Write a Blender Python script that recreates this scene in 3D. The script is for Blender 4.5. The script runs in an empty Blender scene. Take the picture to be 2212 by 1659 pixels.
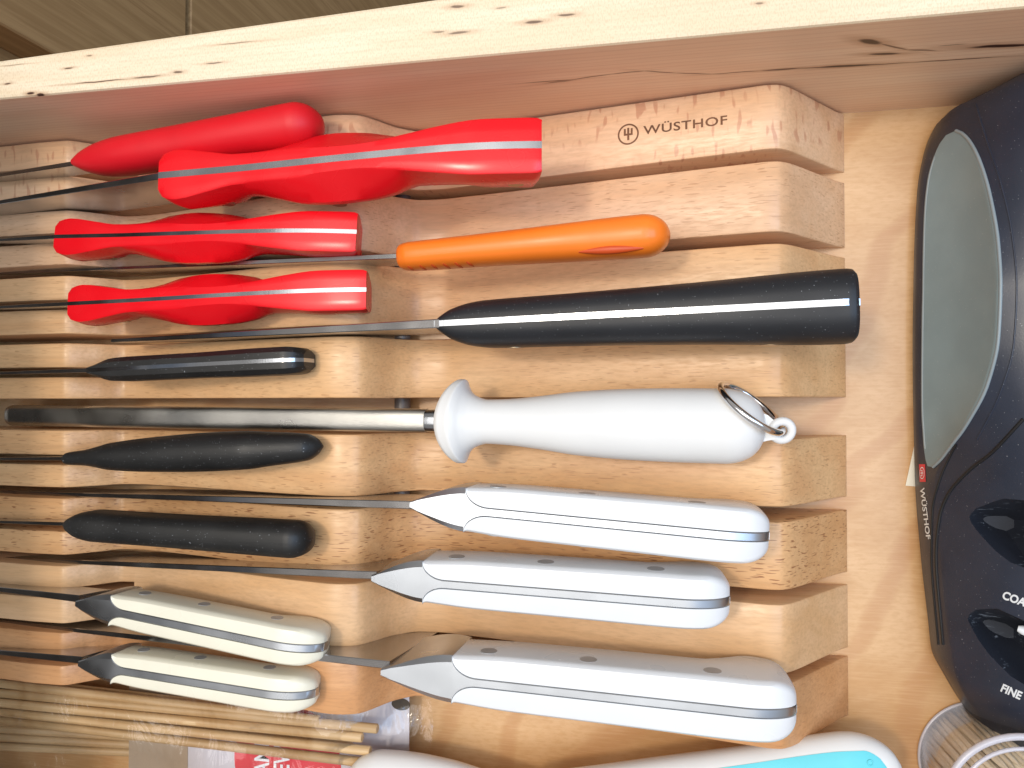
import bpy, bmesh, math, random
import numpy as np
from mathutils import Vector, Matrix
from mathutils.bvhtree import BVHTree
random.seed(7)
SC = bpy.context.scene
COL = SC.collection
CM = 0.01
R = math.radians

# ------------------------------------------------------------------ camera
IW, IH, FPX = 2212.0, 1659.0, 1680.0
H = 33.0
TH, AL = R(11.4), -math.atan(30.5/1680.0)
_d0 = Vector((-math.sin(TH), 0, -math.cos(TH)))
RV = Vector((math.cos(TH), 0, -math.sin(TH)))
UV = Vector((0, 1, 0))*math.cos(AL) + _d0*math.sin(AL)
DV = _d0*math.cos(AL) - Vector((0, 1, 0))*math.sin(AL)
cam_data = bpy.data.cameras.new('camera')
cam_data.sensor_fit = 'HORIZONTAL'; cam_data.sensor_width = 36.0
cam_data.lens = 36.0*FPX/IW
cam_data.clip_start = 0.01; cam_data.clip_end = 50
cam = bpy.data.objects.new('camera', cam_data); COL.objects.link(cam)
m = Matrix((RV, UV, -DV)).transposed().to_4x4(); m.translation = Vector((0, 0, H*CM))
cam.matrix_world = m
SC.camera = cam

def ray(px, py):
    return DV*FPX + RV*(px-IW/2) + UV*(IH/2-py)
def W(px, py, z):                       # a point of the place at height z (cm) seen at px, py
    r = ray(px, py); t = (z-H)/r.z
    return Vector((r.x*t, r.y*t, z))
def WY(px, py, y):
    r = ray(px, py); t = y/r.y
    return Vector((r.x*t, y, H+r.z*t))

# ------------------------------------------------------------------ light
world = bpy.data.worlds.new('World'); SC.world = world; world.use_nodes = True
bg = world.node_tree.nodes['Background']
bg.inputs['Color'].default_value = (1.0, 0.95, 0.90, 1); bg.inputs['Strength'].default_value = 0.42

def area(name, loc, target, sx, sy, power, color):
    l = bpy.data.lights.new(name, 'AREA'); l.shape = 'RECTANGLE'; l.size = sx; l.size_y = sy
    l.energy = power; l.color = color
    o = bpy.data.objects.new(name, l); COL.objects.link(o)
    o.location = loc
    o.rotation_euler = (Vector(target)-Vector(loc)).to_track_quat('-Z', 'Y').to_euler()
    return o
area('ceiling_panel', (-0.30, 0.04, 1.75), (-0.30, 0.0, 0), 1.7, 1.4, 20, (1.0, 0.97, 0.93))
area('ceiling_lamp', (-0.44, 0.19, 1.6), (-0.1, 0, 0), 0.17, 0.17, 8, (1.0, 0.88, 0.72))
area('window_light', (1.0, 0.05, 1.5), (0.25, 0, 0), 0.9, 1.3, 17, (0.46, 0.68, 1.0))

SC.view_settings.view_transform = 'Standard'; SC.view_settings.look = 'None'
SC.view_settings.exposure = 0.03; SC.view_settings.gamma = 1.0
SC.render.engine = 'CYCLES'
SC.cycles.use_denoising = True
SC.cycles.max_bounces = 8
SC.cycles.transparent_max_bounces = 16

# ------------------------------------------------------------------ node helpers
class NT:
    def __init__(s, name):
        s.mat = bpy.data.materials.new(name); s.mat.use_nodes = True
        s.t = s.mat.node_tree; s.p = s.t.nodes['Principled BSDF']
    def n(s, typ, **kw):
        nd = s.t.nodes.new(typ)
        for k, v in kw.items():
            if k.startswith('i_'):
                key = k[2:]; key = int(key) if key.isdigit() else key
                nd.inputs[key].default_value = v
            else: setattr(nd, k, v)
        return nd
    def l(s, a, b): s.t.links.new(a, b)
    def coord(s, rnd=True):
        tc = s.n('ShaderNodeTexCoord')
        if not rnd: return tc.outputs['Object']
        oi = s.n('ShaderNodeObjectInfo')
        mul = s.n('ShaderNodeMath', operation='MULTIPLY', i_1=3.7); s.l(oi.outputs['Random'], mul.inputs[0])
        add = s.n('ShaderNodeVectorMath', operation='ADD')
        s.l(tc.outputs['Object'], add.inputs[0]); s.l(mul.outputs[0], add.inputs[1])
        return add.outputs[0]
    def mapping(s, vec, scale, rot=(0, 0, 0), loc=(0, 0, 0), typ='POINT'):
        mp = s.n('ShaderNodeMapping'); mp.vector_type = typ
        mp.inputs['Scale'].default_value = scale; mp.inputs['Rotation'].default_value = rot
        mp.inputs['Location'].default_value = loc
        s.l(vec, mp.inputs['Vector']); return mp.outputs[0]
    def noise(s, vec, scale=1.0, detail=2.0, rough=.5, dist=0.0):
        nd = s.n('ShaderNodeTexNoise'); nd.inputs['Scale'].default_value = scale
        nd.inputs['Detail'].default_value = detail; nd.inputs['Roughness'].default_value = rough
        nd.inputs['Distortion'].default_value = dist
        s.l(vec, nd.inputs['Vector']); return nd.outputs['Fac']
    def rng(s, v, a, b, c=0.0, d=1.0, smooth=True):
        nd = s.n('ShaderNodeMapRange'); nd.interpolation_type = 'SMOOTHSTEP' if smooth else 'LINEAR'
        for i, x in zip(range(1, 5), (a, b, c, d)): nd.inputs[i].default_value = x
        s.l(v, nd.inputs[0]); return nd.outputs[0]
    def mix(s, fac, a, b, mode='MIX'):
        nd = s.n('ShaderNodeMix', data_type='RGBA', blend_type=mode)
        for sock, v in ((nd.inputs[0], fac), (nd.inputs[6], a), (nd.inputs[7], b)):
            if hasattr(v, 'links') or hasattr(v, 'is_linked'): s.l(v, sock)
            elif isinstance(v, (int, float)): sock.default_value = v
            else: sock.default_value = (*v[:3], 1)
        return nd.outputs[2]
    def math(s, op, a, b=None):
        nd = s.n('ShaderNodeMath', operation=op)
        for i, v in ((0, a), (1, b)):
            if v is None: continue
            if isinstance(v, (int, float)): nd.inputs[i].default_value = v
            else: s.l(v, nd.inputs[i])
        return nd.outputs[0]
    def bump(s, h, strength=.2, dist=.0005):
        b = s.n('ShaderNodeBump'); b.inputs['Strength'].default_value = strength; b.inputs['Distance'].default_value = dist
        s.l(h, b.inputs['Height']); s.l(b.outputs[0], s.p.inputs['Normal'])
    def set(s, **kw):
        for k, v in kw.items():
            k = k.replace('_', ' ')
            sock = s.p.inputs[k]
            if hasattr(v, 'is_linked'): s.l(v, sock)
            elif isinstance(v, tuple): sock.default_value = (*v[:3], 1)
            else: sock.default_value = v
        return s

def beech(name, light, dark, fleck, fl=1.0, pink=0.0, rough=.38):
    m = NT(name); v = m.coord()
    broad = m.noise(m.mapping(v, (6, 60, 60)), 1, 3, .55, .6)
    fine = m.noise(m.mapping(v, (45, 900, 900)), 1, 3, .6)
    rays = m.noise(m.mapping(v, (14, 240, 90), (0, 0, R(2))), 1, 2, .5, .4)
    c = m.mix(m.rng(broad, .3, .7), light, dark)
    c = m.mix(m.rng(fine, .35, .75, 0, .32), c, tuple(x*.62 for x in dark))
    c = m.mix(m.rng(rays, .52, .7, 0, .28), c, tuple(x*.80 for x in dark))
    fk = m.noise(m.mapping(v, (210, 2100, 420)), 1, 0, .4)
    fm = m.rng(fk, .70-.035*fl, .77-.03*fl, 0, min(.9, .60*fl))
    patch = m.rng(m.noise(m.mapping(v, (18, 40, 40)), 1, 2), .28, .5)
    fm = m.math('MULTIPLY', fm, patch)
    c = m.mix(fm, c, fleck)
    if pink:
        pk = m.noise(m.mapping(v, (560, 150, 120), (0, 0, R(20))), 1, 0, .4)
        area_m = m.rng(m.noise(m.mapping(v, (20, 70, 20)), 1, 1), .40, .52)
        c = m.mix(m.math('MULTIPLY', m.rng(pk, .61, .73, 0, pink), area_m), c, (.46, .18, .10))
    m.set(Base_Color=c, Roughness=m.rng(fine, .3, .8, rough-.06, rough+.12))
    m.p.inputs['Specular IOR Level'].default_value = .45
    m.bump(m.math('SUBTRACT', fine, m.math('MULTIPLY', fm, 1.2)), .12, .0003)
    return m.mat

def streaks(m, co, items):
    """dark mineral streaks: (x, y, half length, half width, rotation, strength) in metres on the plane co"""
    wob = m.n('ShaderNodeTexNoise'); wob.inputs['Scale'].default_value = 130; wob.inputs['Detail'].default_value = 2
    m.l(co, wob.inputs['Vector'])
    ws = m.n('ShaderNodeVectorMath', operation='SCALE'); ws.inputs[3].default_value = .0009
    wsub = m.n('ShaderNodeVectorMath', operation='SUBTRACT'); wsub.inputs[1].default_value = (.5, .5, .5)
    m.l(wob.outputs['Color'], wsub.inputs[0]); m.l(wsub.outputs[0], ws.inputs[0])
    ad = m.n('ShaderNodeVectorMath', operation='ADD'); m.l(co, ad.inputs[0]); m.l(ws.outputs[0], ad.inputs[1])
    core = halo = None
    for (x, y, hl, hw, rot, st) in items:
        mp = m.mapping(ad.outputs[0], (hl, hw, 10), (0, 0, rot), (x, y, 0), 'TEXTURE')
        ln = m.n('ShaderNodeVectorMath', operation='LENGTH'); m.l(mp, ln.inputs[0])
        a = m.rng(ln.outputs['Value'], .55, 1.15, st, 0)
        b = m.rng(ln.outputs['Value'], .6, 3.0, st*.5, 0)
        core = a if core is None else m.math('MAXIMUM', core, a)
        halo = b if halo is None else m.math('MAXIMUM', halo, b)
    return core, halo

def plain(name, col, rough=.4, metallic=0.0, spec=.5, dust=0.0, grain=None, coat=0.0, var=.06, bumpy=0.0, gs=.25):
    m = NT(name)
    v = m.coord()
    n1 = m.noise(m.mapping(v, (60, 60, 60)), 1, 3)
    c = m.mix(m.rng(n1, .3, .7), tuple(min(1, x*(1+var)) for x in col), tuple(x*(1-var) for x in col))
    if dust:
        d = m.noise(m.mapping(v, (2300, 2300, 2300)), 1, 0, .4)
        dm = m.rng(d, .80, .86, 0, dust)
        c = m.mix(dm, c, (.45, .47, .5))
    sm = m.noise(m.mapping(v, (50, 50, 50)), 1, 2, .5)
    m.set(Base_Color=c, Metallic=metallic, Roughness=m.rng(sm, .25, .8, rough-.05, rough+.09))
    m.p.inputs['Specular IOR Level'].default_value = spec
    m.p.inputs['Coat Weight'].default_value = coat
    if grain:
        g = m.noise(m.mapping(v, grain), 1, 2, .6)
        m.bump(g, gs, .0002)
    elif bumpy:
        m.bump(m.noise(m.mapping(v, (1800, 1800, 1800)), 1, 2), bumpy, .0002)
    return m.mat

# ------------------------------------------------------------------ mesh helpers (all lengths in cm)
ORG = {}
class MB:
    def __init__(s): s.v = []; s.f = []; s.mi = []
    def add(s, vs, fs, mi=0):
        b = len(s.v); s.v += [Vector(p) for p in vs]
        for f in fs: s.f.append([b+i for i in f]); s.mi.append(mi)
        return s
    def loft(s, rings, cap0=True, cap1=True, closed=True, mi=0):
        n = len(rings[0]); vs = [p for r in rings for p in r]; fs = []
        for i in range(len(rings)-1):
            for j in range(n if closed else n-1):
                k = (j+1) % n
                fs.append((i*n+j, i*n+k, (i+1)*n+k, (i+1)*n+j))
        if cap0 and closed: fs.append(tuple(range(n))[::-1])
        if cap1 and closed: fs.append(tuple((len(rings)-1)*n+j for j in range(n)))
        return s.add(vs, fs, mi)
    def box(s, a, b, bev=0.0, mi=0):
        (x0, y0, z0), (x1, y1, z1) = a, b
        if not bev:
            vs = [(x, y, z) for z in (z0, z1) for (x, y) in ((x0, y0), (x1, y0), (x1, y1), (x0, y1))]
            return s.add(vs, [(3, 2, 1, 0), (4, 5, 6, 7), (0, 1, 5, 4), (1, 2, 6, 5), (2, 3, 7, 6), (3, 0, 4, 7)], mi)
        def rg(x0, x1, y0, y1, z, c):
            return [(x0+c, y0, z), (x1-c, y0, z), (x1, y0+c, z), (x1, y1-c, z), (x1-c, y1, z), (x0+c, y1, z), (x0, y1-c, z), (x0, y0+c, z)]
        b_ = bev
        return s.loft([rg(x0+b_, x1-b_, y0+b_, y1-b_, z0, b_*.5), rg(x0, x1, y0, y1, z0+b_, b_), rg(x0, x1, y0, y1, z1-b_, b_),
                       rg(x0+b_, x1-b_, y0+b_, y1-b_, z1, b_*.5)], mi=mi)
    def tube(s, path, r, n=10, cap=True, mi=0):
        path = [Vector(p) for p in path]; rings = []
        rr = r if hasattr(r, '__len__') else [r]*len(path)
        up = None
        for i, p in enumerate(path):
            d = (path[min(i+1, len(path)-1)]-path[max(i-1, 0)]).normalized()
            if up is None: up = Vector((0, 0, 1)) if abs(d.z) < .9 else Vector((0, 1, 0))
            a = d.cross(up).normalized(); b = a.cross(d).normalized(); up = b
            rings.append([p+a*math.cos(2*math.pi*k/n)*rr[i]+b*math.sin(2*math.pi*k/n)*rr[i] for k in range(n)])
        return s.loft(rings, cap, cap, mi=mi)
    def ringtube(s, c, nrm, Rr, r, n=40, k=10):
        nrm = Vector(nrm).normalized(); a = nrm.orthogonal().normalized(); b = nrm.cross(a)
        vs = []; fs = []
        for i in range(n):
            an = 2*math.pi*i/n; rad = a*math.cos(an)+b*math.sin(an)
            for j in range(k):
                bn = 2*math.pi*j/k
                vs.append(Vector(c)+rad*(Rr+r*math.cos(bn))+nrm*r*math.sin(bn))
        for i in range(n):
            for j in range(k):
                i2, j2 = (i+1) % n, (j+1) % k
                fs.append((i*k+j, i2*k+j, i2*k+j2, i*k+j2))
        return s.add(vs, fs)
    def build(s, name, mat, parent=None, smooth=35, origin=None):
        org = Vector(origin) if origin is not None else (ORG[parent.name] if parent else Vector((0, 0, 0)))
        me = bpy.data.meshes.new(name)
        me.from_pydata([tuple((p-org)*CM) for p in s.v], [], s.f)
        for mt in (mat if isinstance(mat, (list, tuple)) else [mat]): me.materials.append(mt)
        me.polygons.foreach_set('material_index', s.mi)
        bm = bmesh.new(); bm.from_mesh(me)
        bmesh.ops.recalc_face_normals(bm, faces=bm.faces)
        bm.to_mesh(me); bm.free()
        if smooth:
            me.shade_smooth(); me.set_sharp_from_angle(angle=R(smooth))
        me.update()
        o = bpy.data.objects.new(name, me); COL.objects.link(o)
        if parent: o.parent = parent
        else: o.location = org*CM
        ORG[o.name] = org
        return o

def tag(o, label=None, cat=None, group=None, kind=None):
    if label: o['label'] = label
    if cat: o['category'] = cat
    if group: o['group'] = group
    if kind: o['kind'] = kind
    return o
def thing(name, label, cat, loc=(0, 0, 0), group=None):
    o = bpy.data.objects.new(name, None); COL.objects.link(o)
    o.empty_display_size = .01
    o.location = Vector(loc)*CM; ORG[o.name] = Vector(loc)
    return tag(o, label, cat, group)

def pchip(xs, ys, q):
    xs = np.array(xs, float); ys = np.array(ys, float); h = np.diff(xs); d = np.diff(ys)/h
    mm = np.zeros_like(xs); mm[0] = d[0]; mm[-1] = d[-1]
    for i in range(1, len(xs)-1):
        if d[i-1]*d[i] > 0: mm[i] = 2*d[i-1]*d[i]/(d[i-1]+d[i])
    q = np.clip(np.array(q, float), xs[0], xs[-1]); k = np.clip(np.searchsorted(xs, q, 'right')-1, 0, len(xs)-2)
    t = (q-xs[k])/h[k]
    return ((2*t**3-3*t**2+1)*ys[k]+(t**3-2*t**2+t)*h[k]*mm[k]+(-2*t**3+3*t**2)*ys[k+1]+(t**3-t**2)*h[k]*mm[k+1])

def text2d(txt, height, bold=0.0, wide=1.0, spacing=1.0):
    """flat letters: verts (x, y) in cm starting at 0, cap height = height"""
    cu = bpy.data.curves.new('t', 'FONT'); cu.body = txt; cu.size = 1.0; cu.offset = bold; cu.space_character = spacing
    cu.resolution_u = 4
    ob = bpy.data.objects.new('t', cu); COL.objects.link(ob)
    dg = bpy.context.evaluated_depsgraph_get(); dg.update()
    me = bpy.data.meshes.new_from_object(ob.evaluated_get(dg))
    vs = np.array([v.co[:2] for v in me.vertices]); fs = [tuple(p.vertices) for p in me.polygons]
    bpy.data.objects.remove(ob); bpy.data.curves.remove(cu); bpy.data.meshes.remove(me)
    cap = .72
    vs = vs*height/cap; vs[:, 0] = (vs[:, 0]-vs[:, 0].min())*wide
    return vs, fs

class Frame:
    """s along the handle from A towards B, t sideways, n up"""
    def __init__(f, A, B, lean=0.0):
        f.A = Vector(A); f.s = (Vector(B)-f.A).normalized(); f.len = (Vector(B)-f.A).length
        f.t = Vector((0, 0, 1)).cross(f.s).normalized(); f.n = f.s.cross(f.t)
        if lean:
            q = Matrix.Rotation(R(lean), 3, f.s); f.t = q @ f.t; f.n = q @ f.n
    def __call__(f, s, t, n): return f.A+f.s*s+f.t*t+f.n*n

# ------------------------------------------------------------------ materials
BEECH = [
    beech('beech_pale_pink', (0.805, 0.527, 0.326), (0.723, 0.434, 0.238), (0.510, 0.230, 0.108), 0.21, .55),
    beech('beech_pale', (0.756, 0.490, 0.302), (0.685, 0.408, 0.226), (0.316, 0.138, 0.059), 0.75),
    beech('beech_honey', (0.744, 0.463, 0.241), (0.673, 0.380, 0.181), (0.340, 0.150, 0.059), 0.57),
    beech('beech_honey_fine', (0.744, 0.457, 0.230), (0.673, 0.380, 0.174), (0.328, 0.143, 0.054), 0.70),
    beech('beech_honey_flecked', (0.732, 0.451, 0.224), (0.659, 0.367, 0.169), (0.304, 0.126, 0.049), 0.83),
    beech('beech_flecked', (0.695, 0.409, 0.196), (0.609, 0.323, 0.139), (0.243, 0.086, 0.032), 1.28),
    beech('beech_plain', (0.732, 0.463, 0.252), (0.659, 0.387, 0.186), (0.365, 0.173, 0.076), 0.25),
    beech('beech_reddish', (0.671, 0.365, 0.174), (0.571, 0.279, 0.116), (0.292, 0.103, 0.038), 0.49)]
RED = plain('red_plastic', (.72, .006, .012), .27, spec=.42, var=.03)
REDM = plain('red_matte_plastic', (.62, .008, .016), .42, spec=.4, var=.03)
ORANGE = plain('orange_plastic', (.88, .20, .018), .33, spec=.45, var=.03)
ORANGED = plain('orange_groove', (.55, .065, .008), .5, var=.02)
WHITE = plain('white_handle', (.71, .725, .74), .30, spec=.45, var=.015)
CREAM = plain('cream_handle', (.77, .735, .60), .30, spec=.45, var=.02)
WHITEP = plain('white_plastic', (.73, .725, .71), .36, spec=.4, var=.015)
BLACK = plain('black_plastic', (.014, .015, .018), .42, spec=.35, dust=.4, var=.1)
BLACKW = plain('black_worn_plastic', (.012, .012, .012), .45, spec=.4, dust=.6, grain=(150, 1200, 1200), var=.2)
SHB = plain('sharpener_black', (.018, .024, .042), .36, spec=.55, dust=.45, var=.1, bumpy=.12)
def scuffed():
    m = NT('scuffed_black'); v = m.coord(False)
    a = m.noise(m.mapping(v, (160, 900, 300), (0, 0, R(-18))), 1, 4, .65, 1.2); b = m.noise(m.mapping(v, (110, 110, 110)), 1, 2)
    k = m.math('MULTIPLY', m.rng(a, .58, .74), m.rng(b, .48, .62))
    m.set(Base_Color=m.mix(k, (.010, .013, .022), (.24, .28, .34)), Roughness=.62); return m.mat
SCUFF = scuffed()
GREY = plain('grey_rubber', (.20, .27, .30), .48, spec=.4, dust=.5, var=.05)
STEEL = plain('brushed_steel', (.40, .415, .44), .20, 1.0, grain=(1500, 60, 1500), var=.04, gs=.05)
BLADE = plain('blade_steel', (.42, .41, .41), .20, 1.0, grain=(60, 1500, 700), var=.04, gs=.04)
ROD = plain('ribbed_steel', (.50, .49, .46), .30, 1.0, grain=(12, 5200, 5200), var=.05)
CHROME = plain('chrome', (.72, .72, .74), .08, 1.0, var=.02)
STEELB = plain('satin_bolster_steel', (.50, .53, .57), .30, 1.0, grain=(1500, 60, 1500), var=.05, gs=.04)
RIVET = plain('rivet_steel', (.40, .41, .42), .45, .25, grain=(900, 900, 900), var=.1)
BRASS = plain('nickel_rivet', (.55, .44, .30), .35, .9, var=.1)
BURN = plain('burnt_engraving', (.15, .062, .026), .7, var=.2)
DARK = plain('dark_groove', (.006, .006, .007), .5, var=.05)
PRINT = plain('white_print', (.72, .76, .80), .5, var=.02)
REDPRINT = plain('red_print', (.62, .045, .06), .5, var=.03)
GREYL = plain('pale_grey_rubber', (.22, .26, .28), .42, var=.05)
TEAL = plain('turquoise_rubber', (.13, .60, .68), .45, spec=.35, var=.03)
CARD = plain('grey_white_card', (.56, .54, .58), .55, var=.03)
KRAFT = plain('kraft_card', (.36, .28, .20), .6, var=.05)
PAPER = plain('cream_paper', (.82, .78, .66), .6, var=.02)
def stick(name, a, b):
    m = NT(name); v = m.coord()
    g = m.noise(m.mapping(v, (25, 900, 900)), 1, 3, .6); k = m.noise(m.mapping(v, (8, 40, 40)), 1, 2)
    c = m.mix(m.rng(g, .3, .7), a, b); c = m.mix(m.rng(k, .4, .7, 0, .4), c, tuple(x*.7 for x in b))
    oi = m.n('ShaderNodeObjectInfo')
    c = m.mix(m.rng(oi.outputs['Random'], 0, 1, 0, .45, False), c, tuple(x*.62 for x in b))
    m.set(Base_Color=c, Roughness=.5); m.bump(g, .2, .0002); return m.mat
BAMBOO = stick('bamboo', (.74, .52, .28), (.58, .37, .17))
PICK = stick('birch_pick', (.93, .84, .68), (.84, .72, .52))
def film(name, tint, rough, spec, crinkle):
    m = NT(name); v = m.coord(False)
    m.p.inputs['Base Color'].default_value = (*tint, 1); m.p.inputs['Roughness'].default_value = rough
    m.p.inputs['Specular IOR Level'].default_value = spec
    gl = m.n('ShaderNodeBsdfGlossy'); gl.inputs['Roughness'].default_value = rough
    tr = m.n('ShaderNodeBsdfTransparent'); tr.inputs['Color'].default_value = (*tint, 1)
    fr = m.n('ShaderNodeFresnel'); fr.inputs['IOR'].default_value = 1.45
    mx = m.n('ShaderNodeMixShader')
    f = m.math('ADD', fr.outputs[0], .015)
    m.l(f, mx.inputs[0]); m.l(tr.outputs[0], mx.inputs[1]); m.l(gl.outputs[0], mx.inputs[2])
    if crinkle:
        b = m.n('ShaderNodeBump'); b.inputs['Strength'].default_value = crinkle; b.inputs['Distance'].default_value = .002
        m.l(m.noise(m.mapping(v, (130, 60, 60)), 1, 3, .6, 1.0), b.inputs['Height'])
        m.l(b.outputs[0], gl.inputs['Normal']); m.l(b.outputs[0], fr.inputs['Normal'])
    m.l(mx.outputs[0], m.t.nodes['Material Output'].inputs['Surface']); return m.mat
FILM = film('clear_film', (.985, .98, .975), .12, .5, .6)
CLEAR = film('clear_plastic', (.985, .98, .985), .08, .5, 0)
FROST = NT('frosted_plastic').set(Base_Color=(.74, .72, .78), Roughness=.25, Transmission_Weight=.35).mat

# ------------------------------------------------------------------ drawer
DY, DT, DZ = 11.42, 1.45, 8.0           # inner face of the far side, its thickness, its height
def maple(name, plane, light, dark, items, fleck=0.0):
    m = NT(name); v = m.coord(False)
    sp = m.n('ShaderNodeSeparateXYZ'); m.l(v, sp.inputs[0])
    cb = m.n('ShaderNodeCombineXYZ'); m.l(sp.outputs[0], cb.inputs[0]); m.l(sp.outputs[plane], cb.inputs[1])
    co = cb.outputs[0]
    figure = m.noise(m.mapping(v, (7, 55, 55)), 1, 3, .5, 1.4)
    lines = m.n('ShaderNodeTexWave'); lines.inputs['Scale'].default_value = 1; lines.inputs['Distortion'].default_value = 5
    lines.inputs['Detail'].default_value = 3; lines.inputs['Detail Scale'].default_value = .9; lines.bands_direction = 'Y'
    m.l(m.mapping(co, (5, 120, 1)), lines.inputs['Vector'])
    fine = m.noise(m.mapping(v, (60, 1100, 1100)), 1, 2, .6)
    c = m.mix(m.rng(figure, .3, .7), light, dark)
    c = m.mix(m.rng(lines.outputs['Fac'], .72, 1.0, 0, .30 if not fleck else .12), c, tuple(x*y for x, y in zip(dark, (.80, .66, .58))))
    c = m.mix(m.rng(fine, .4, .75, 0, .16), c, tuple(x*.7 for x in dark))
    if fleck:
        f1 = m.noise(m.mapping(v, (2400, 900, 1200)), 1, 1, .5)
        c = m.mix(m.rng(f1, .5, .62, 0, fleck), c, tuple(x*y for x, y in zip(dark, (.72, .60, .48))))
    if items:
        core, halo = streaks(m, co, items)
        c = m.mix(halo, c, (.36, .155, .06)); c = m.mix(core, c, (.055, .020, .010))
    m.set(Base_Color=c, Roughness=.42); m.bump(fine, .08, .0003); return m.mat
def seg(plane, pts_px, hw, st):
    out = []
    for (a, b) in zip(pts_px[:-1], pts_px[1:]):
        if plane == 1: P, Q = W(*a, DZ), W(*b, DZ); p, q = (P.x, P.y), (Q.x, Q.y)
        else: P, Q = WY(*a, DY), WY(*b, DY); p, q = (P.x, P.z), (Q.x, Q.z)
        dx, dy = q[0]-p[0], q[1]-p[1]
        out.append(((p[0]+q[0])/2*CM, (p[1]+q[1])/2*CM, (math.hypot(dx, dy)/2*1.12+.02)*CM, hw*CM, math.atan2(dy, dx), st))
    return out
def dash(plane, x, y, ln, hw, st, slope=-.09):
    return seg(plane, [(x-ln/2, y-slope*ln/2), (x+ln/2, y+slope*ln/2)], hw, st)
top_items = []
for a in ((66, 201, 15, .05, 1), (85, 204, 14, .05, 1), (148, 147, 16, .03, .9), (16, 180, 12, .03, .9), (317, 166, 56, .035, .8),
          (385, 156, 18, .045, .8), (463, 136, 34, .03, .7), (509, 93, 74, .022, .55), (193, 121, 9, .03, .6),
          (988, 14, 28, .055, .75), (1082, 17, 20, .03, .5), (1223, 32, 34, .045, .75), (1153, 48, 36, .055, .8), (947, 69, 24, .035, .6), (991, 70, 42, .045, .7),
          (1640, 8, 14, .04, .6), (215, 176, 104, .022, .95), (30, 140, 50, .016, .5)):
    top_items += dash(1, *a)
side_items = seg(2, [(1141, 179), (1233, 172), (1322, 160), (1391, 153), (1460, 158), (1538, 160), (1640, 153), (1719, 147)], .030, .85)
side_items += seg(2, [(1650, 153), (1728, 147)], .075, .9) + seg(2, [(1719, 148), (1836, 142), (1972, 135), (2160, 123)], .035, .9)
side_items += seg(2, [(1765, 146), (1895, 139)], .10, 1.0) + seg(2, [(1857, 86), (1902, 94)], .16, 1.0) + seg(2, [(1878, 117), (1942, 116)], .09, 1.0)
side_items += seg(2, [(1902, 94), (1960, 108), (2020, 109)], .05, .75) + seg(2, [(2098, 102), (2230, 97)], .13, 1.0) + seg(2, [(2030, 99), (2085, 95)], .04, .5)
side_items += seg(2, [(1180, 180), (1240, 172)], .07, .6)
MAPLE_TOP = maple('maple_edge', 1, (.82, .70, .52), (.76, .61, .42), top_items, .30)
MAPLE_SIDE = maple('maple_side', 2, (.88, .64, .46), (.83, .56, .385), side_items)
MAPLE_PLAIN = maple('maple_plain', 2, (.66, .44, .29), (.58, .36, .22), None)
def ply(name):
    m = NT(name); v = m.coord(False)
    fig = m.noise(m.mapping(v, (10, 16, 1), (0, 0, R(35))), 1, 3, .5, 2.2)
    wv = m.n('ShaderNodeTexWave'); wv.inputs['Scale'].default_value = 1; wv.inputs['Distortion'].default_value = 7
    wv.inputs['Detail'].default_value = 2; m.l(m.mapping(v, (9, 14, 1), (0, 0, R(20))), wv.inputs['Vector'])
    cl = m.noise(m.mapping(v, (260, 700, 1), (0, 0, R(-30))), 1, 3, .6)
    c = m.mix(m.rng(fig, .3, .7), (.645, .405, .205), (.52, .29, .12))
    c = m.mix(m.rng(wv.outputs['Fac'], .70, 1.0, 0, .5), c, (.46, .22, .085))
    c = m.mix(m.rng(cl, .4, .68, 0, .38), c, (.50, .27, .10))
    g = m.noise(m.mapping(v, (60, 1400, 1)), 1, 2, .6)
    c = m.mix(m.rng(g, .45, .7, 0, .22), c, (.72, .49, .28))
    m.set(Base_Color=c, Roughness=.33); return m.mat
PLY = ply('maple_plywood')

drawer = thing('drawer', 'pale maple drawer holding the knife block, dark mineral streaks along its side', 'drawer')
XL, XR = -46.0, 24.0
MB().box((XL, -24, -1.0), (XR, DY+DT-.3, 0)).build('bottom_panel', PLY, drawer, 0)
sp_ = MB()
e = .12
prof = [(DY, 0.004), (DY, DZ-e), (DY+e*.3, DZ-e*.3), (DY+e, DZ), (DY+DT-e, DZ), (DY+DT-e*.3, DZ-e*.3), (DY+DT, DZ-e), (DY+DT, 0.004)]
n_ = len(prof)
xs_ = [XL, -28.0, -7.0, XR]
vs = [(x, y+(0 if y < DY+.5 else (0, 0, .72, .72)[i]-.08), z) for i, x in enumerate(xs_) for (y, z) in prof]
for i in range(3):
    for j in range(n_):
        k = (j+1) % n_
        sp_.add([vs[i*n_+j], vs[i*n_+k], vs[(i+1)*n_+k], vs[(i+1)*n_+j]], [(0, 1, 2, 3)], 0 if j in (0, 6, 7) else 1)
sp_.add(vs[:n_], [tuple(range(n_))], 0); sp_.add(vs[3*n_:], [tuple(range(n_))], 0)
sd = sp_.build('side_panel', [MAPLE_SIDE, MAPLE_TOP], drawer, 0)
MB().box((XL, -24, 0.004), (XR, -22.5, DZ), .1).build('side_panel', MAPLE_PLAIN, drawer, 30)
MB().box((XR+.005, -26, -2), (XR+1.8, DY+DT+2, DZ+2), .1).build('front_panel', MAPLE_PLAIN, drawer, 30)

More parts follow.
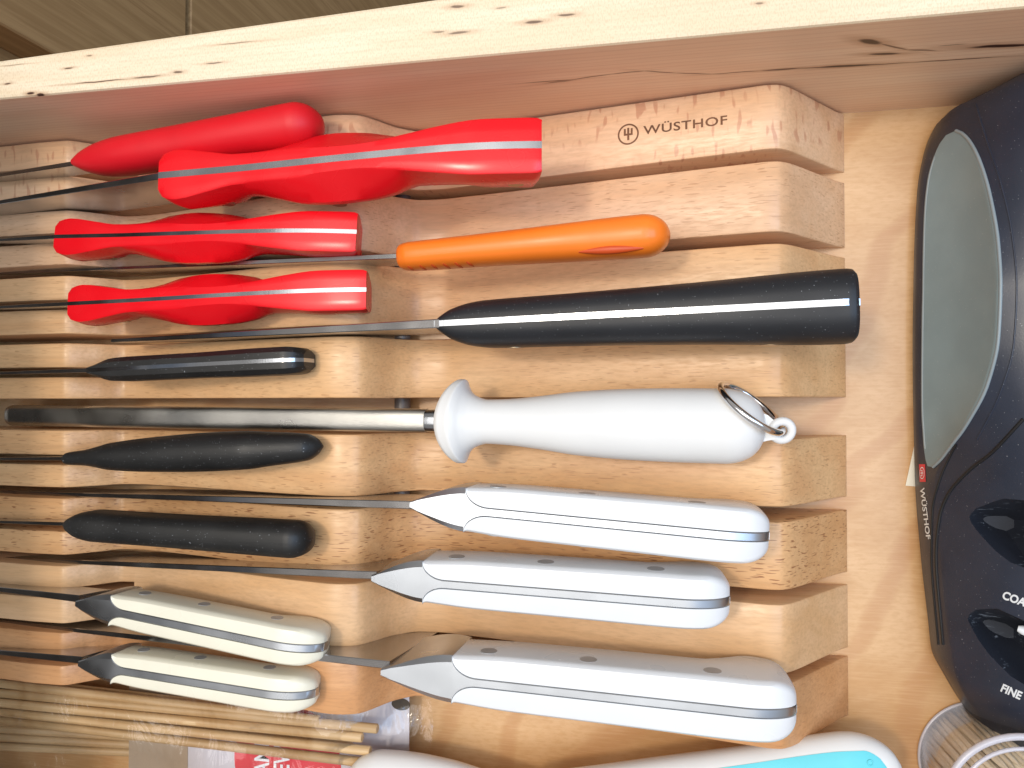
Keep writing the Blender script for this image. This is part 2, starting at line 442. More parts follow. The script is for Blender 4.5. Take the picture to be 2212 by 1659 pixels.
# ------------------------------------------------------------------ neighbouring cabinet, counter and room
def oak(name):
    m = NT(name); v = m.coord()
    g = m.noise(m.mapping(v, (300, 260, 9)), 1, 4, .65, .6); b = m.noise(m.mapping(v, (30, 26, 2)), 1, 2, .5, 1)
    c = m.mix(m.rng(g, .35, .65), (.46, .295, .14), (.31, .185, .08)); c = m.mix(m.rng(b, .3, .7, 0, .5), c, (.37, .23, .10))
    m.set(Base_Color=c, Roughness=.5); m.bump(g, .25, .0004); return m.mat
OAK = oak('grey_brown_oak')
CX = -29.0
cab = thing('cabinet', 'grey brown oak kitchen cabinet beside the open drawer, two fronts with a narrow gap', 'cabinet', (CX-2.2, 13.2, -70))
MB().box((CX-2, 16.6, -9.5), (CX, 70, 12.4), .08).build('drawer_front', OAK, cab, 30)
MB().box((CX-2, 16.6, -71.5), (CX, 70, -10.0), .08).build('cabinet_door', OAK, cab, 30)
MB().box((CX-5, 13.3, -70), (CX-2.05, 72, 12.9), .05).build('face_frame', OAK, cab, 30)
ct = MB().box((CX-60, -90, 13.0), (CX+.5, 90, 17.0), .3).build('countertop', plain('dark_stone', (.07, .065, .06), .3, var=.3), None, 30, (CX, 0, 13))
tag(ct, kind='structure')
fl = MB().box((-150, -150, -74), (150, 150, -72)).build('floor', plain('brown_floor', (.12, .085, .05), .5, var=.2), None, 0, (0, 0, -74))
tag(fl, kind='structure')

# ------------------------------------------------------------------ knife block
PX = [(-37, 3.35), (-29.3, 3.4), (-27.2, 3.55), (-26.0, 3.55), (-25.0, 2.75), (-24.2, 1.95), (-23.2, 1.9), (-22, 2.1), (-14.2, 3.95), (-13.1, 4.1), (-12.2, 3.9),
      (-11.1, 2.2), (-10.3, 1.58), (-9.4, 1.5), (-8.4, 1.65), (2.9, 3.70), (3.5, 3.80), (3.85, 3.77), (4.2, 3.55), (4.55, 3.16), (5.7, 1.62), (6.9, 0.02)]
def zprof(x): return pchip([p[0] for p in PX], [p[1] for p in PX], x)
EDGES = [((11.36, 8.57), (11.36, 9.03)), ((8.24, 5.84), (8.60, 6.0)), ((5.36, 2.80), (5.6, 3.0)), ((2.4, -.04), (2.55, .04)),
         ((-1.4, -3.91), (-1.48, -3.9)), ((-4.36, -6.84), (-4.43, -6.88)), ((-7.3, -9.82), (-7.38, -9.85)), ((-10.2, -12.5), (-10.2, -12.52))]
SLOT = [9.98, 7.04, 4.10, 1.13, -2.70, -5.60, -8.50, -11.43]
block = thing('knife_block', 'beech in-drawer knife block of eight wavy slats with a burnt logo, full of knives', 'knife block', (0, 0, 0))
def yedge(i, x):
    (a0, b0), (a1, b1) = EDGES[i]; f = (x+29)/35.9
    return a0+(a1-a0)*f, b0+(b1-b0)*f
def rib(mb, xs, yf, caps):
    rings = []
    zs = zprof(xs); dz = np.gradient(zs, xs)
    r = .10
    for x, z, d in zip(xs, zs, dz):
        y1, y0 = yf(x)
        zz = max(z, .05); rr = min(r, zz*.4)
        rings.append([(x, y0, .006), (x, y0, zz-rr), (x, y0+.03, zz-.03 if rr > .05 else zz-.01), (x, y0+rr, zz), (x, y1-rr, zz), (x, y1-.03, zz-.03 if rr > .05 else zz-.01), (x, y1, zz-rr), (x, y1, .006)])
    mb.loft(rings, *caps)
SX = -23.6
for i in range(8):
    mb = MB()
    xb = np.concatenate([np.linspace(SX, -22, 6), np.linspace(-21.5, -14.5, 14), np.linspace(-14.2, -8.2, 40), np.linspace(-7.8, 2.6, 20), np.linspace(2.8, 4.6, 16), np.linspace(4.9, 6.9, 6)])
    xp = np.concatenate([np.linspace(-37, -28, 10), np.linspace(-27.7, SX, 34)])
    rib(mb, xb, lambda x: yedge(i, x), (True, True))
    hw = .20
    rib(mb, xp, lambda x: (yedge(i, x)[0], SLOT[i]+hw), (True, False))
    rib(mb, xp, lambda x: (SLOT[i]-hw, yedge(i, x)[1]), (True, False))
    mb.build('slat', BEECH[i], block, 40)
for x in (-11.35, -33):
    dw = MB().tube([(x, -12.0, .8), (x, 10.9, .8)], .35, 12).build('dowel', plain('dowel_dark', (.14, .12, .11), .4), block)
# burnt logo on the first slat
def on_slat(x, y): return (x, y, float(zprof([x])[0])+.012)
lg = MB()
vs, fs = text2d('WÜSTHOF', .335, .012, 1.0, 1.08)
x0, x1 = -.92, 2.14
k = (x1-x0)/vs[:, 0].max()
lg.add([on_slat(x0+a*k, 10.08+b) for a, b in vs], fs)
lg.build('logo_lettering', BURN, block, 0)
lg = MB()
cx, cy = W(1356.7, 286.6, 3.05).x, 10.17
def annulus(mb, cx, cy, r0, r1, put, n=48):
    vs = [put(cx+r*math.cos(2*math.pi*k/n), cy+r*math.sin(2*math.pi*k/n)) for k in range(n) for r in (r0, r1)]
    mb.add(vs, [(2*k, 2*k+1, (2*k+3) % (2*n), (2*k+2) % (2*n)) for k in range(n)])
def trident(mb, cx, cy, s, put):
    def bar(xa, ya, xb, yb): mb.add([put(cx+x*s, cy+y*s) for x, y in ((xa, ya), (xb, ya), (xb, yb), (xa, yb))], [(0, 1, 2, 3)])
    bar(-.09, -.52, .09, .56)
    for sg in (-1, 1):
        bar(sg*.30-.085, .06, sg*.30+.085, .50)
        bar(min(sg*.09, sg*.385), -.10, max(sg*.09, sg*.385), .06)
        
annulus(lg, cx, cy, .345, .405, on_slat); trident(lg, cx, cy, .44, on_slat)
lg.build('logo_emblem', BURN, block, 0)

# ------------------------------------------------------------------ blades
def blade(parent, N, T, depth, th=.11, mat=None, lean=0.0, d1=None, pts=24):
    """a blade in the upright plane through its spine N -> T; depth is a list of (fraction, cm)"""
    fr = Frame(T, N, lean); L = fr.len
    fx = [d[0] for d in depth]; fy = [d[1] for d in depth]
    rings = []
    for q in np.linspace(0, 1, pts):
        f = 1-q                                   # 0 at the handle, 1 at the tip; frame runs tip -> handle
        d = float(pchip(fx, fy, [f])[0]); h = th*(1-.55*f)
        s = L*q
        rings.append([fr(s, h, -.02), fr(s, h*.8, 0), fr(s, -h*.8, 0), fr(s, -h, -.02), fr(s, -h*.55, -d*.6), fr(s, -.012, -d), fr(s, .012, -d), fr(s, h*.55, -d*.6)])
    MB().loft(rings).build('blade', mat or BLADE, parent, 30)

# ------------------------------------------------------------------ white riveted knives
def riveted_knife(label, neck, A, B, butt, w, hh, tip, depth, mat=WHITE, front=.86, rivets=(.10, .41, .77), lean=0.0, rr=.30, hook=.34, rivn=-1.0, bol=None):
    A, B, neck, tip = (W(*q) for q in (A, B, neck, tip))
    fr = Frame(A, B, lean)
    t = thing('kitchen_knife', label, 'knife', A, 'knives in the block')
    L = fr.len+butt
    ns = -(A-neck).length
    def ntop(s):
        k0 = L-1.7
        return 0 if s < k0 else -(1-math.sqrt(max(0, 1-((s-k0)/1.72)**2)))*.95
    def nbot(s): return float(pchip([ns, 0, .15*L, .5*L, .74*L, .88*L, .96*L, L], [-hh*.8, -hh, -hh*.98, -hh*.97, -hh*.93, -hh-hook, -hh-hook*.55, -hh*.62], [s])[0])
    def wid(s):
        b = float(pchip([0, .18*L, .5*L, .8*L, L], [w*front, w*.97, w, w*1.03, w*1.0], [s])[0])
        k0 = L-.9
        if s > k0: b *= .42+.58*math.sqrt(max(0, 1-((s-k0)/.905)**2))
        return b
    ti = .15
    def tin(s):
        k1 = max(.65, w*.95)
        if s >= k1: return ti
        return ti+(wid(0)-ti)*(1-math.sqrt(max(0, 1-((k1-s)/k1)**2))) if s > 0 else None
    ss = np.concatenate([1.1*np.linspace(.0, 1, 18)**2, np.linspace(1.4, L-1.8, 16), L-1.7+1.7*np.sin(np.linspace(0, math.pi/2, 16))])
    for sg in (1, -1):
        rings = []
        for s in ss:
            a, b, ww, i = ntop(s), nbot(s), wid(s), ((tin(s) if s > 0 else wid(0)*.985)+.018)
            c = min(.20, max(.01, (ww-i)*.6))
            q_ = min(1.0, max(.02, (a-b)/.95))
            rings.append([fr(s, sg*i, a), fr(s, sg*(ww-c), a-.012), fr(s, sg*(ww-c*.55), a-.04*q_), fr(s, sg*(ww-c*.15), a-.14*q_), fr(s, sg*ww, a-.30*q_), fr(s, sg*ww, (a+b)/2),
                          fr(s, sg*ww, b+.4*q_), fr(s, sg*(ww-.10), b+.14*q_), fr(s, sg*(ww-min(.3, ww*.3)), b), fr(s, sg*min(i, .16), b), fr(s, sg*min(i, .16), (a+b)/2)])
        sc = MB().loft(rings).build('handle_scale', mat, t, 32)
    # bolster and tang in one piece of steel
    rings = []
    for s in np.concatenate([np.linspace(ns, 0, 16), 1.1*np.linspace(.05, 1, 20)**2, np.linspace(1.4, L-1.8, 14), L-1.7+1.715*np.sin(np.linspace(0, math.pi/2, 16))]):
        if s <= 0:
            f = (s-ns)/(-ns); h = .12+(w*front-.12)*(1-(1-f**1.2)**1.9)
            a = 0.0; b = nbot(0) if bol is None else -(bol+(hh-bol)*f)
        else: h, a, b = tin(min(s, L)), ntop(min(s, L))+.006, nbot(min(s, L))-.006
        c = min(.10, h*.5)
        c2 = max(.04, (h-.13)*.34*(1-max(0, min(1, (s-ns)/(-ns)))**2)+.20*max(0, min(1, (s-ns)/(-ns)))**2)
        if s > 0: c2 = c = min(.03, h*.3)
        rings.append([fr(s, h-c2, a), fr(s, h-c2*.5, a-c2*.40), fr(s, h, a-c2*.80), fr(s, h, b+c), fr(s, h-c, b), fr(s, -h+c, b), fr(s, -h, b+c), fr(s, -h, a-c2*.80), fr(s, -h+c2*.5, a-c2*.40), fr(s, -h+c2, a)])
    MB().loft(rings).build('bolster_and_tang', STEELB, t, 28)
    for k in rivets:
        s = k*L
        ww = max(wid(s), wid(s+rr), wid(s-rr))+.008
        pts = []
        for sg in (-1, 1):
            pts.append([fr(s+rr*math.cos(2*math.pi*q/20), sg*ww, rivn+rr*math.sin(2*math.pi*q/20)) for q in range(20)])
        MB().loft(pts).build('rivet', RIVET, t, 30)
    blade(t, neck+Vector((fr.s.x*.1, fr.s.y*.1, 0)), tip, depth, .15)
    return t

big_d = [(0, 2.9), (.05, 3.0), (.6, 2.6), (1, .3)]
riveted_knife('white three-rivet knife, highest of the large white handles, just below the sharpening steel', (890, 1091, 5.6), (1003, 1102, 5.9), (1573, 1158, 6.3), 1.35, .92, 2.15,
              (-40, 1062, 2.3), big_d, lean=0, rivn=-.60, hook=.55)
riveted_knife('middle white three-rivet knife with a stained bolster, under the upper large white one', (808, 1243, 5.5), (912, 1259, 5.8), (1494, 1306, 6.2), 1.25, .90, 2.1,
              (-40, 1205, 2.3), big_d, lean=3, rivn=-.72)
riveted_knife('largest white chef knife with wide bolster and hooked butt, lowest in the block', (836, 1437, 5.6), (975, 1470, 6.2), (1620, 1541, 6.7), 1.5, .98, 2.45,
              (-60, 1337, 2.4), [(0, 4.9), (.05, 4.8), (.6, 3.6), (1, .3)], hook=.6, bol=4.0, rivn=-.72)
riveted_knife('small cream three-rivet knife, upper of the two short pale handles', (166, 1293, 5.0), (236, 1320, 5.2), (614, 1399, 5.9), 1.2, .72, 1.75,
              (-160, 1255, 3.2), [(0, 1.6), (.6, 1.4), (1, .2)], CREAM, rr=.24, hook=.3, rivn=-.85)
riveted_knife('short cream three-rivet knife in the last slat, lower of the two', (172, 1426, 4.7), (239, 1446, 4.9), (604, 1505, 5.5), 1.05, .70, 1.7,
              (-160, 1395, 3.1), [(0, 1.6), (.6, 1.4), (1, .2)], CREAM, rr=.24, hook=.2, rivn=-.80)

# ------------------------------------------------------------------ red sculpted knives
def sculpted_knife(label, A, B, k, tip, neckd, lean=0.0, depth=None, th=.12):
    A, B, tip = W(*A), W(*B), W(*tip)
    fr = Frame(A, B, lean); L = fr.len
    t = thing('kitchen_knife', label, 'knife', A, 'knives in the block')
    f = np.array([0, .012, .05, .14, .22, .30, .38, .46, .54, .62, .68, .76, .86, .96, .99, 1.0])
    a_ = np.array([.50, .69, .79, .63, .48, .47, .48, .43, .40, .45, .53, .67, .79, .79, .78, .73])*k
    b_ = np.array([.54, .75, .87, .71, .55, .74, .98, 1.06, 1.02, .86, .64, .70, .82, .81, .80, .74])*k
    h_ = np.array([1.2, 1.5, 1.7, 2.0, 1.6, 1.9, 2.15, 2.15, 2.0, 1.8, 1.7, 1.8, 2.1, 2.15, 2.1, 2.0])*k
    db = np.array([.5, .5, .6, .7, .75, .75, .7, .7, .8, .9, .9, .8, .6, .5, .5, .5])*k
    nt = np.array([0, 0, 0, .0, .0, .03, .06, .1, .13, .15, .16, .15, .07, -.12, -.2, -.24])*k
    rings = []; tr = []
    for q in np.concatenate([np.linspace(0, .05, 6), np.linspace(.08, .94, 34), np.linspace(.96, 1, 5)]):
        a, b, h, d, z = (float(pchip(f, y, [q])[0]) for y in (a_, b_, h_, db, nt))
        c = b*.72; s = q*L; uc = .36*max(0, (q-.90)/.10)
        half = [(a*.5, z), (a*.88, z-.005), (a, z-.05*k), (a+(b-a)*.55, z-d*.55), (b, z-d), (b*.99, z-d-.3*k), (c+.05, z-h+.35*k), (c-.1, z-h+.08*k), (c*.4, z-h)]
        rings.append([fr(s+uc*min(0, y-z+.1), x, y) for x, y in half]+[fr(s+uc*min(0, y-z+.1), -x, y) for x, y in half[::-1]])
        tw = th*.92
        tr.append([fr(s+(.012 if q == 1 else 0), tw, z+.008), fr(s+(.012 if q == 1 else 0), -tw, z+.008), fr(s+(.012 if q == 1 else 0)-uc*h*.25, -tw, z-h*.25), fr(s+(.012 if q == 1 else 0)-uc*h*.25, tw, z-h*.25)])
    MB().loft(rings).build('handle', RED, t, 38)
    MB().loft(tr).build('tang', STEEL, t, 30)
    for q, nn, ww in ((.92, -1.2*k, .745*k), (.46, -1.2*k, .965*k), (.13, -1.3*k, .65*k)):
        s = q*L; r = .24*k
        MB().loft([[fr(s+r*math.cos(2*math.pi*j/18), sg*ww, nn+r*math.sin(2*math.pi*j/18)) for j in range(18)] for sg in (-1, 1)]).build('rivet', BRASS, t, 30)
    blade(t, A+fr.s*.3, tip, depth or [(0, 1.3), (.5, 1.2), (1, .2)], th)
sculpted_knife('large red wavy-handled knife lying across the slats at the top, its long spine showing', (342, 379, 6.6), (1166, 306, 7.4), 1.22, (-160, 463, 4.4), 0, lean=-2.5,
               depth=[(0, 3.4), (.5, 3.2), (1, 2.4)], th=.135)
sculpted_knife('short red wavy-handled knife, upper of the matching pair, right under the large red one', (117, 511, 5.0), (764, 497, 5.7), .98, (-170, 528, 3.2), 0, lean=-4, th=.085)
sculpted_knife('short red wavy-handled knife, lower of the matching pair, above the long black handle', (146, 656, 5.0), (785, 623, 5.7), .98, (-170, 672, 3.2), 0, lean=-3, th=.085)

# ------------------------------------------------------------------ generic rounded handles
def round_handle(mb, fr, st, p=2.3, n=28):
    """st rows: s, half width, half height, centre n, exponent"""
    st = np.array(st, float); rings = []
    qs = []
    for i in range(len(st)-1): qs += list(np.linspace(st[i, 0], st[i+1, 0], 6, endpoint=False))
    qs.append(st[-1, 0])
    for s in qs:
        w, h, c = (float(pchip(st[:, 0], st[:, j], [s])[0]) for j in (1, 2, 3))
        rg = []
        for k in range(n):
            a = 2*math.pi*k/n; ca, sa = math.cos(a), math.sin(a)
            rg.append(fr(s, w*math.copysign(abs(ca)**(2/p), ca), c+h*math.copysign(abs(sa)**(2/p), sa)))
        rings.append(rg)
    return mb.loft(rings)
def capend(L, r, w, h, c, n=7):
    """rows rounding off an end at L over length r"""
    return [(L-r+r*math.sin(math.pi/2*q/n), w*max(.12, math.cos(math.pi/2*q/n)), h*max(.12, math.cos(math.pi/2*q/n)), c) for q in range(1, n+1)]

# red tubular knife against the drawer side
A, B = W(165, 353, 5.2), W(690, 262, 6.0)
t = thing('kitchen_knife', 'smooth red tube-handled knife tilted against the drawer side, highest in the photo', 'knife', A, 'knives in the block')
fr = Frame(A, B); L = fr.len
round_handle(MB(), fr, [(0, .16, .3, 0), (.5, .42, .6, -.1), (1.4, .66, .85, -.15), (2.6, .76, .95, -.15), (5, .78, .95, -.15), (7.5, .80, 1.0, -.15), (L-1.0, .84, 1.0, -.15)]+capend(L, 1.0, .84, 1.0, -.15), 2.3).build('handle', REDM, t, 50)
blade(t, A+fr.s*.3+Vector((0, 0, .05)), W(-160, 402, 3.3), [(0, 1.3), (.5, 1.3), (1, .3)], .10)

# orange knife
A, B = W(860, 553, 5.4), W(1447, 503, 6.0)
t = thing('kitchen_knife', 'orange plastic-handled knife with grip ridges, above the long black handle', 'knife', A, 'knives in the block')
fr = Frame(A, B); L = fr.len
mb = MB(); round_handle(mb, fr, [(0, .42, .55, -.35), (.12, .48, .68, -.35), (.5, .52, .85, -.35), (3, .56, .9, -.3), (6, .64, .95, -.25), (L-.9, .72, .95, -.2)]+capend(L, .9, .72, .95, -.2), 2.5)
oh = mb.build('handle', ORANGE, t, 50)
obv = BVHTree.FromPolygons([tuple(v) for v in mb.v], mb.f)
CAMP = Vector((0, 0, H))
def cast(bvh, px, py, off=.012):
    loc, nrm, idx, dist = bvh.ray_cast(CAMP, ray(px, py).normalized())
    if loc is None: return None
    if nrm.dot(CAMP-loc) < 0: nrm = -nrm
    return loc+nrm*off
def decal(bvh, rows, off=.012):
    """a strip mesh laid on a surface from rows of picture points"""
    mb = MB(); rs = []
    for row in rows:
        r = [cast(bvh, *p, off) for p in row]
        if any(p is None for p in r): continue
        rs.append(r)
    if len(rs) > 1: mb.loft(rs, closed=False)
    return mb
for k in range(6):
    x = 893+k*24.5; y = 584-k*2.6
    dx = 12-k*.8; ln = 17-k*1.3
    pts = [(x-dx+2*dx*q, y-ln*.55+ln*q) for q in np.linspace(0, 1, 7)]
    path = [cast(obv, a, b, -.008) for a, b in pts]
    path = [p for p in path if p]
    if len(path) > 2: MB().tube(path, [.02+.04*math.sin(math.pi*(j+.3)/(len(path)-.4)) for j in range(len(path))], 8).build('grip_ridge', ORANGED, t, 40)
pts = [(1250+2*q, 545-1.0*math.sin(q/70*math.pi)-.12*q) for q in np.linspace(0, 70, 12)]
path = [p for p in (cast(obv, a, b, -.03) for a, b in pts) if p]
if len(path) > 3: MB().tube(path, [.03+.14*math.sin(math.pi*(j+.4)/(len(path)-.2)) for j in range(len(path))], 10).build('hang_groove', ORANGED, t, 40)
blade(t, A+fr.s*.3+Vector((0, 0, -.05)), W(-40, 592, 2.2), [(0, 2.0), (.6, 1.8), (1, .2)], .10)

# long black knife
A, B = W(937, 699, 6.3), W(1859, 651, 7.6)
t = thing('kitchen_knife', 'long matte black-handled chef knife with a steel strip along the handle, overhanging the block end', 'knife', A, 'knives in the block')
fr = Frame(A, B); L = fr.len
st = [(0, .16, .5, -.52), (.12, .30, .7, -.72), (.5, .58, 1.0, -1.0), (1.1, .78, 1.2, -1.2), (1.8, .86, 1.25, -1.25), (5, .92, 1.2, -1.2), (9, 1.03, 1.25, -1.25), (L-.35, 1.20, 1.4, -1.4), (L-.12, 1.17, 1.36, -1.4), (L, 1.05, 1.25, -1.4)]
round_handle(MB(), fr, st, 2.9, 36).build('handle', BLACK, t, 45)
rs = []
for s in np.linspace(0, L+.015, 40):
    h, c = (float(pchip([r[0] for r in st], [r[j] for r in st], [min(s, L)])[0]) for j in (2, 3))
    tt = .105
    rs.append([fr(s, tt, c+h+.006), fr(s, -tt, c+h+.006), fr(s, -tt, c-h+.2), fr(s, tt, c-h+.2)])
MB().loft(rs).build('tang', STEEL, t, 30)
for s, n in ((2.6, -1.4), (L-2.6, -1.5)):
    ww = .90 if s < 5 else 1.14
    MB().loft([[fr(s+.3*math.cos(2*math.pi*j/18), sg*ww, n+.3*math.sin(2*math.pi*j/18)) for j in range(18)] for sg in (-1, 1)]).build('rivet', BRASS, t, 30)
blade(t, A+fr.s*.2, W(240, 736, 3.7), [(0, 4.3), (.5, 3.9), (1, 1.0)], .165)

# black paring knife with visible tang
A, B = W(186, 800, 5.0), W(640, 776, 5.6)
t = thing('paring_knife', 'small black faceted-handled paring knife with a worn steel strip, above the sharpening steel', 'knife', A, 'knives in the block')
fr = Frame(A, B); L = fr.len
f = [0, .4, 1.0, 1.8, L*.5, L*.8, L-.7, L-.25, L]
w_ = [.17, .30, .47, .50, .50, .54, .54, .50, .36]; h_ = [.8, 1.0, 1.2, 1.25, 1.3, 1.4, 1.45, 1.3, .9]; z_ = [0, 0, 0, 0, .02, .02, -.03, -.2, -.55]
rings = []; tr = []
for s in np.concatenate([np.linspace(0, 2, 12), np.linspace(2.3, L-1, 10), np.linspace(L-.9, L, 12)]):
    w, h, z = (float(pchip(f, y, [s])[0]) for y in (w_, h_, z_))
    half = [(w*.35, z), (w*.6, z-.01), (w*.97, z-.22), (w, z-.30), (w, z-h+.25), (w*.6, z-h)]
    rings.append([fr(s, x, y) for x, y in half]+[fr(s, -x, y) for x, y in half[::-1]])
    e_ = .01 if s > L-.01 else 0
    tr.append([fr(s+e_, .075, z+.007), fr(s+e_, -.075, z+.007), fr(s+e_, -.075, z-h+.1), fr(s+e_, .075, z-h+.1)])
MB().loft(rings).build('handle', BLACKW, t, 25)
MB().loft(tr).build('tang', STEEL, t, 30)
blade(t, A+fr.s*.2, W(-170, 812, 3.3), [(0, 1.5), (.5, 1.3), (1, .2)], .09)

# black oval handle
A, B = W(141, 991, 4.9), W(681, 966, 5.3)
t = thing('kitchen_knife', 'worn black oval-handled knife with a narrow neck, just under the sharpening steel', 'knife', A, 'knives in the block')
fr = Frame(A, B); L = fr.len
round_handle(MB(), fr, [(0, .15, .25, -.05), (.12, .26, .4, -.1), (.9, .33, .5, -.15), (1.6, .46, .65, -.2), (2.1, .56, .72, -.2), (4, .70, .78, -.2), (6.8, .78, .8, -.2), (8.3, .76, .8, -.22), (9.2, .68, .72, -.28), (L-.55, .52, .52, -.42), (L-.2, .32, .32, -.52), (L, .06, .08, -.6)], 2.15, 32).build('handle', BLACKW, t, 50)
blade(t, A+fr.s*.2, W(-170, 992, 3.3), [(0, 1.3), (.5, 1.2), (1, .2)], .08)

# black round handle
A, B = W(143, 1132, 4.9), W(671, 1168, 5.3)
t = thing('kitchen_knife', 'plain black round-ended knife handle, lowest of the black ones', 'knife', A, 'knives in the block')
fr = Frame(A, B); L = fr.len
round_handle(MB(), fr, [(0, .12, .3, -.1), (.3, .32, .55, -.12), (.9, .56, .78, -.15), (1.5, .64, .82, -.15), (4, .64, .85, -.15), (8, .68, .88, -.15), (L-.8, .70, .88, -.15)]+capend(L, .8, .70, .88, -.15), 2.7, 32).build('handle', BLACKW, t, 50)
blade(t, A+fr.s*.2, W(-170, 1122, 3.3), [(0, 1.5), (.5, 1.3), (1, .2)], .08)

# ------------------------------------------------------------------ sharpening steel
A, B = W(955, 909, 4.5), W(1652, 922, 5.1)
t = thing('sharpening_steel', 'white-handled sharpening steel with flared guard and chrome ring, in the wide gap', 'sharpening steel', A)
fr = Frame(A, B); L = fr.len
rod0 = W(14, 897, 2.6)
fr2 = Frame(rod0, A); L2 = fr2.len
round_handle(MB(), fr2, [(0, .12, .1, 0), (.15, .36, .22, 0), (.5, .47, .3, 0), (L2*.5, .47, .32, 0), (L2-.6, .45, .32, 0)], 3.2, 40).build('rod', ROD, t, 40)
round_handle(MB(), fr2, [(L2-.62, .36, .36, 0), (L2-.6, .43, .42, 0), (L2-.3, .435, .43, 0), (L2+.2, .435, .43, 0)], 2.4, 32).build('collar', STEEL, t, 40)
rings = []
gs = [(0.0, .6), (.02, 1.2), (.10, 1.50), (.25, 1.59), (.58, 1.58), (.78, 1.42), (1.0, 1.18), (1.25, 1.0), (1.55, .88), (1.8, .83), (2.6, .86), (3.8, .98), (5.2, 1.16), (7, 1.27), (9, 1.31), (L-1.3, 1.31), (L-.9, 1.25), (L-.5, 1.08), (L-.2, .80), (L-.05, .50), (L, .3)]
qs = []
for a, b in zip(gs[:-1], gs[1:]): qs += list(np.linspace(a[0], b[0], 5, endpoint=False))
for s in qs+[L]:
    r = float(pchip([g[0] for g in gs], [g[1] for g in gs], [s])[0])
    g = math.exp(-(max(0, s)/.9)**2)
    rg = []
    for k in range(40):
        an = 2*math.pi*k/40
        tx, nz = r*math.cos(an), r*math.sin(an)*(1-.2*g)
        rg.append(fr(s+.20*g*tx*tx+.10*g*tx*0, tx, nz-.0))
    rings.append(rg)
MB().loft(rings).build('handle', WHITEP, t, 45)
# hanging loop and ring
lc = W(1689, 930, 5.15)
mb = MB(); mb.ringtube(lc, (0.1, -.25, 1), .33, .15, 32, 10)
mb.build('hanging_loop', WHITEP, t, 60)
mb = MB(); mb.loft([[fr(L-.45, a, b) for a, b in ((.62, .16), (.62, -.16), (-.62, -.16), (-.62, .16))], [fr(L+.1, a, b) for a, b in ((.40, .15), (.40, -.15), (-.46, -.15), (-.46, .15))], [lc+Vector((-.22, a, b)) for a, b in ((.3, .13), (.3, -.13), (-.3, -.13), (-.3, .13))]])
mb.build('loop_web', WHITEP, t, 30)
P0, P1 = W(1556, 834, 5.3), W(1690, 929, 5.2)
mid = (P0+P1)/2; dr = (P1-P0); rad = dr.length/2
nrm = dr.normalized().cross(Vector((0, 0, 1))+Vector((-.35, -.35, 0))).normalized()
nrm = (nrm.cross(dr.normalized())*0.0+nrm).normalized()
ax = Vector((.62, .78, .30))
ax = (ax-dr.normalized()*ax.dot(dr.normalized())).normalized()
MB().ringtube(mid, ax, rad, .12, 48, 12).build('ring', CHROME, t, 60)
for (px, py) in ((1114, 916),): 
    pass

# ------------------------------------------------------------------ knife sharpener
t = thing('knife_sharpener', 'black handheld knife sharpener with grey grip inset and two slots, beside the block', 'knife sharpener', (12, 0, 0))
XC = 12.6
# stations along y: left base px at z=.4, crest px at z=zc
LB = [(11.2, 10.9), (10.6, 10.2), (9.5, 9.75), (8, 9.50), (5, 9.35), (1, 9.28), (-3, 9.32), (-6, 9.5), (-8.6, 9.75), (-9.6, 9.85), (-10.6, 10.3), (-12.2, 11.3), (-13.2, 12.3)]
HT = [(11.2, 4.2), (10.4, 4.9), (9, 4.9), (5, 5.15), (0, 5.15), (-4, 4.9), (-7, 4.6), (-10, 4.1), (-12, 3.6), (-13.2, 2.8)]
CRW = sorted([(p.y, p.x, p.z) for p in (W(*q) for q in ((2068, 232, 1.8), (2100, 310, 3.0), (2135, 430, 4.0), (2152, 530, 4.4), (2157, 620, 4.6), (2152, 730, 4.5), (2128, 830, 4.1), (2085, 915, 3.3), (2044, 985, 2.3), (2022, 1030, 1.9)))]+[(11.2, 11.3, 1.2), (-6, 9.75, 1.9), (-10, 10.2, 1.9), (-13.2, 12.35, 1.5)])
def crest(y): return tuple(float(pchip([p[0] for p in CRW], [p[j] for p in CRW], [y])[0]) for j in (1, 2))
def srt(T, y, q=1):
    a = sorted(T); return float(pchip([p[0] for p in a], [p[1] for p in a], [y])[0])
def grip_amt(y): return max(0.0, min(1.0, (10.0-y)/2.0))*max(0.0, min(1.0, (y+3.2)/2.0))
def section(y):
    xl, h = srt(LB, y), srt(HT, y)
    w = XC-xl
    g = grip_amt(y)
    pts = [(xl+.12, 0.01), (xl, .35), (xl+.02, .7)]
    P1 = Vector((xl+.02, .7)); P2 = Vector(crest(y))
    nv = Vector((-(P2-P1).y, (P2-P1).x)).normalized()
    bul = .10*(1-g)*min(1, (P2-P1).length/2)-.20*g
    for f in np.linspace(0, 1, 18)[1:]:
        q = P1.lerp(P2, f)+nv*bul*4*f*(1-f); pts.append((q.x, q.y))
    for f in np.linspace(0, 1, 30)[1:]:
        x = P2.x+(XC-P2.x)*f
        z = P2.y+(h-P2.y)*math.sin(f*math.pi/2)**(1.0)
        pts.append((x, z))
    return pts
LENS = [[(2060, 1112), (2068, 1098), (2094, 1083), (2150, 1079), (2240, 1080), (2300, 1120), (2300, 1200), (2240, 1236), (2160, 1208), (2110, 1175), (2070, 1135)],
        [(2059, 1332), (2071, 1315), (2101, 1307), (2160, 1319), (2240, 1350), (2300, 1400), (2300, 1500), (2240, 1495), (2147, 1443), (2107, 1406), (2074, 1357)]]
def pip(x, y, poly):
    c = False; n = len(poly)
    for i in range(n):
        (x1, y1), (x2, y2) = poly[i], poly[i-1]
        if (y1 > y) != (y2 > y) and x < (x2-x1)*(y-y1)/(y2-y1)+x1: c = not c
    return c
LW = []
for poly in LENS:
    LW.append([(lambda p: (p.x, p.y))(W(a, b, 4.3 if i == 0 else 3.9)) for i, (a, b) in ((0 if poly is LENS[0] else 1, q) for q in poly)])
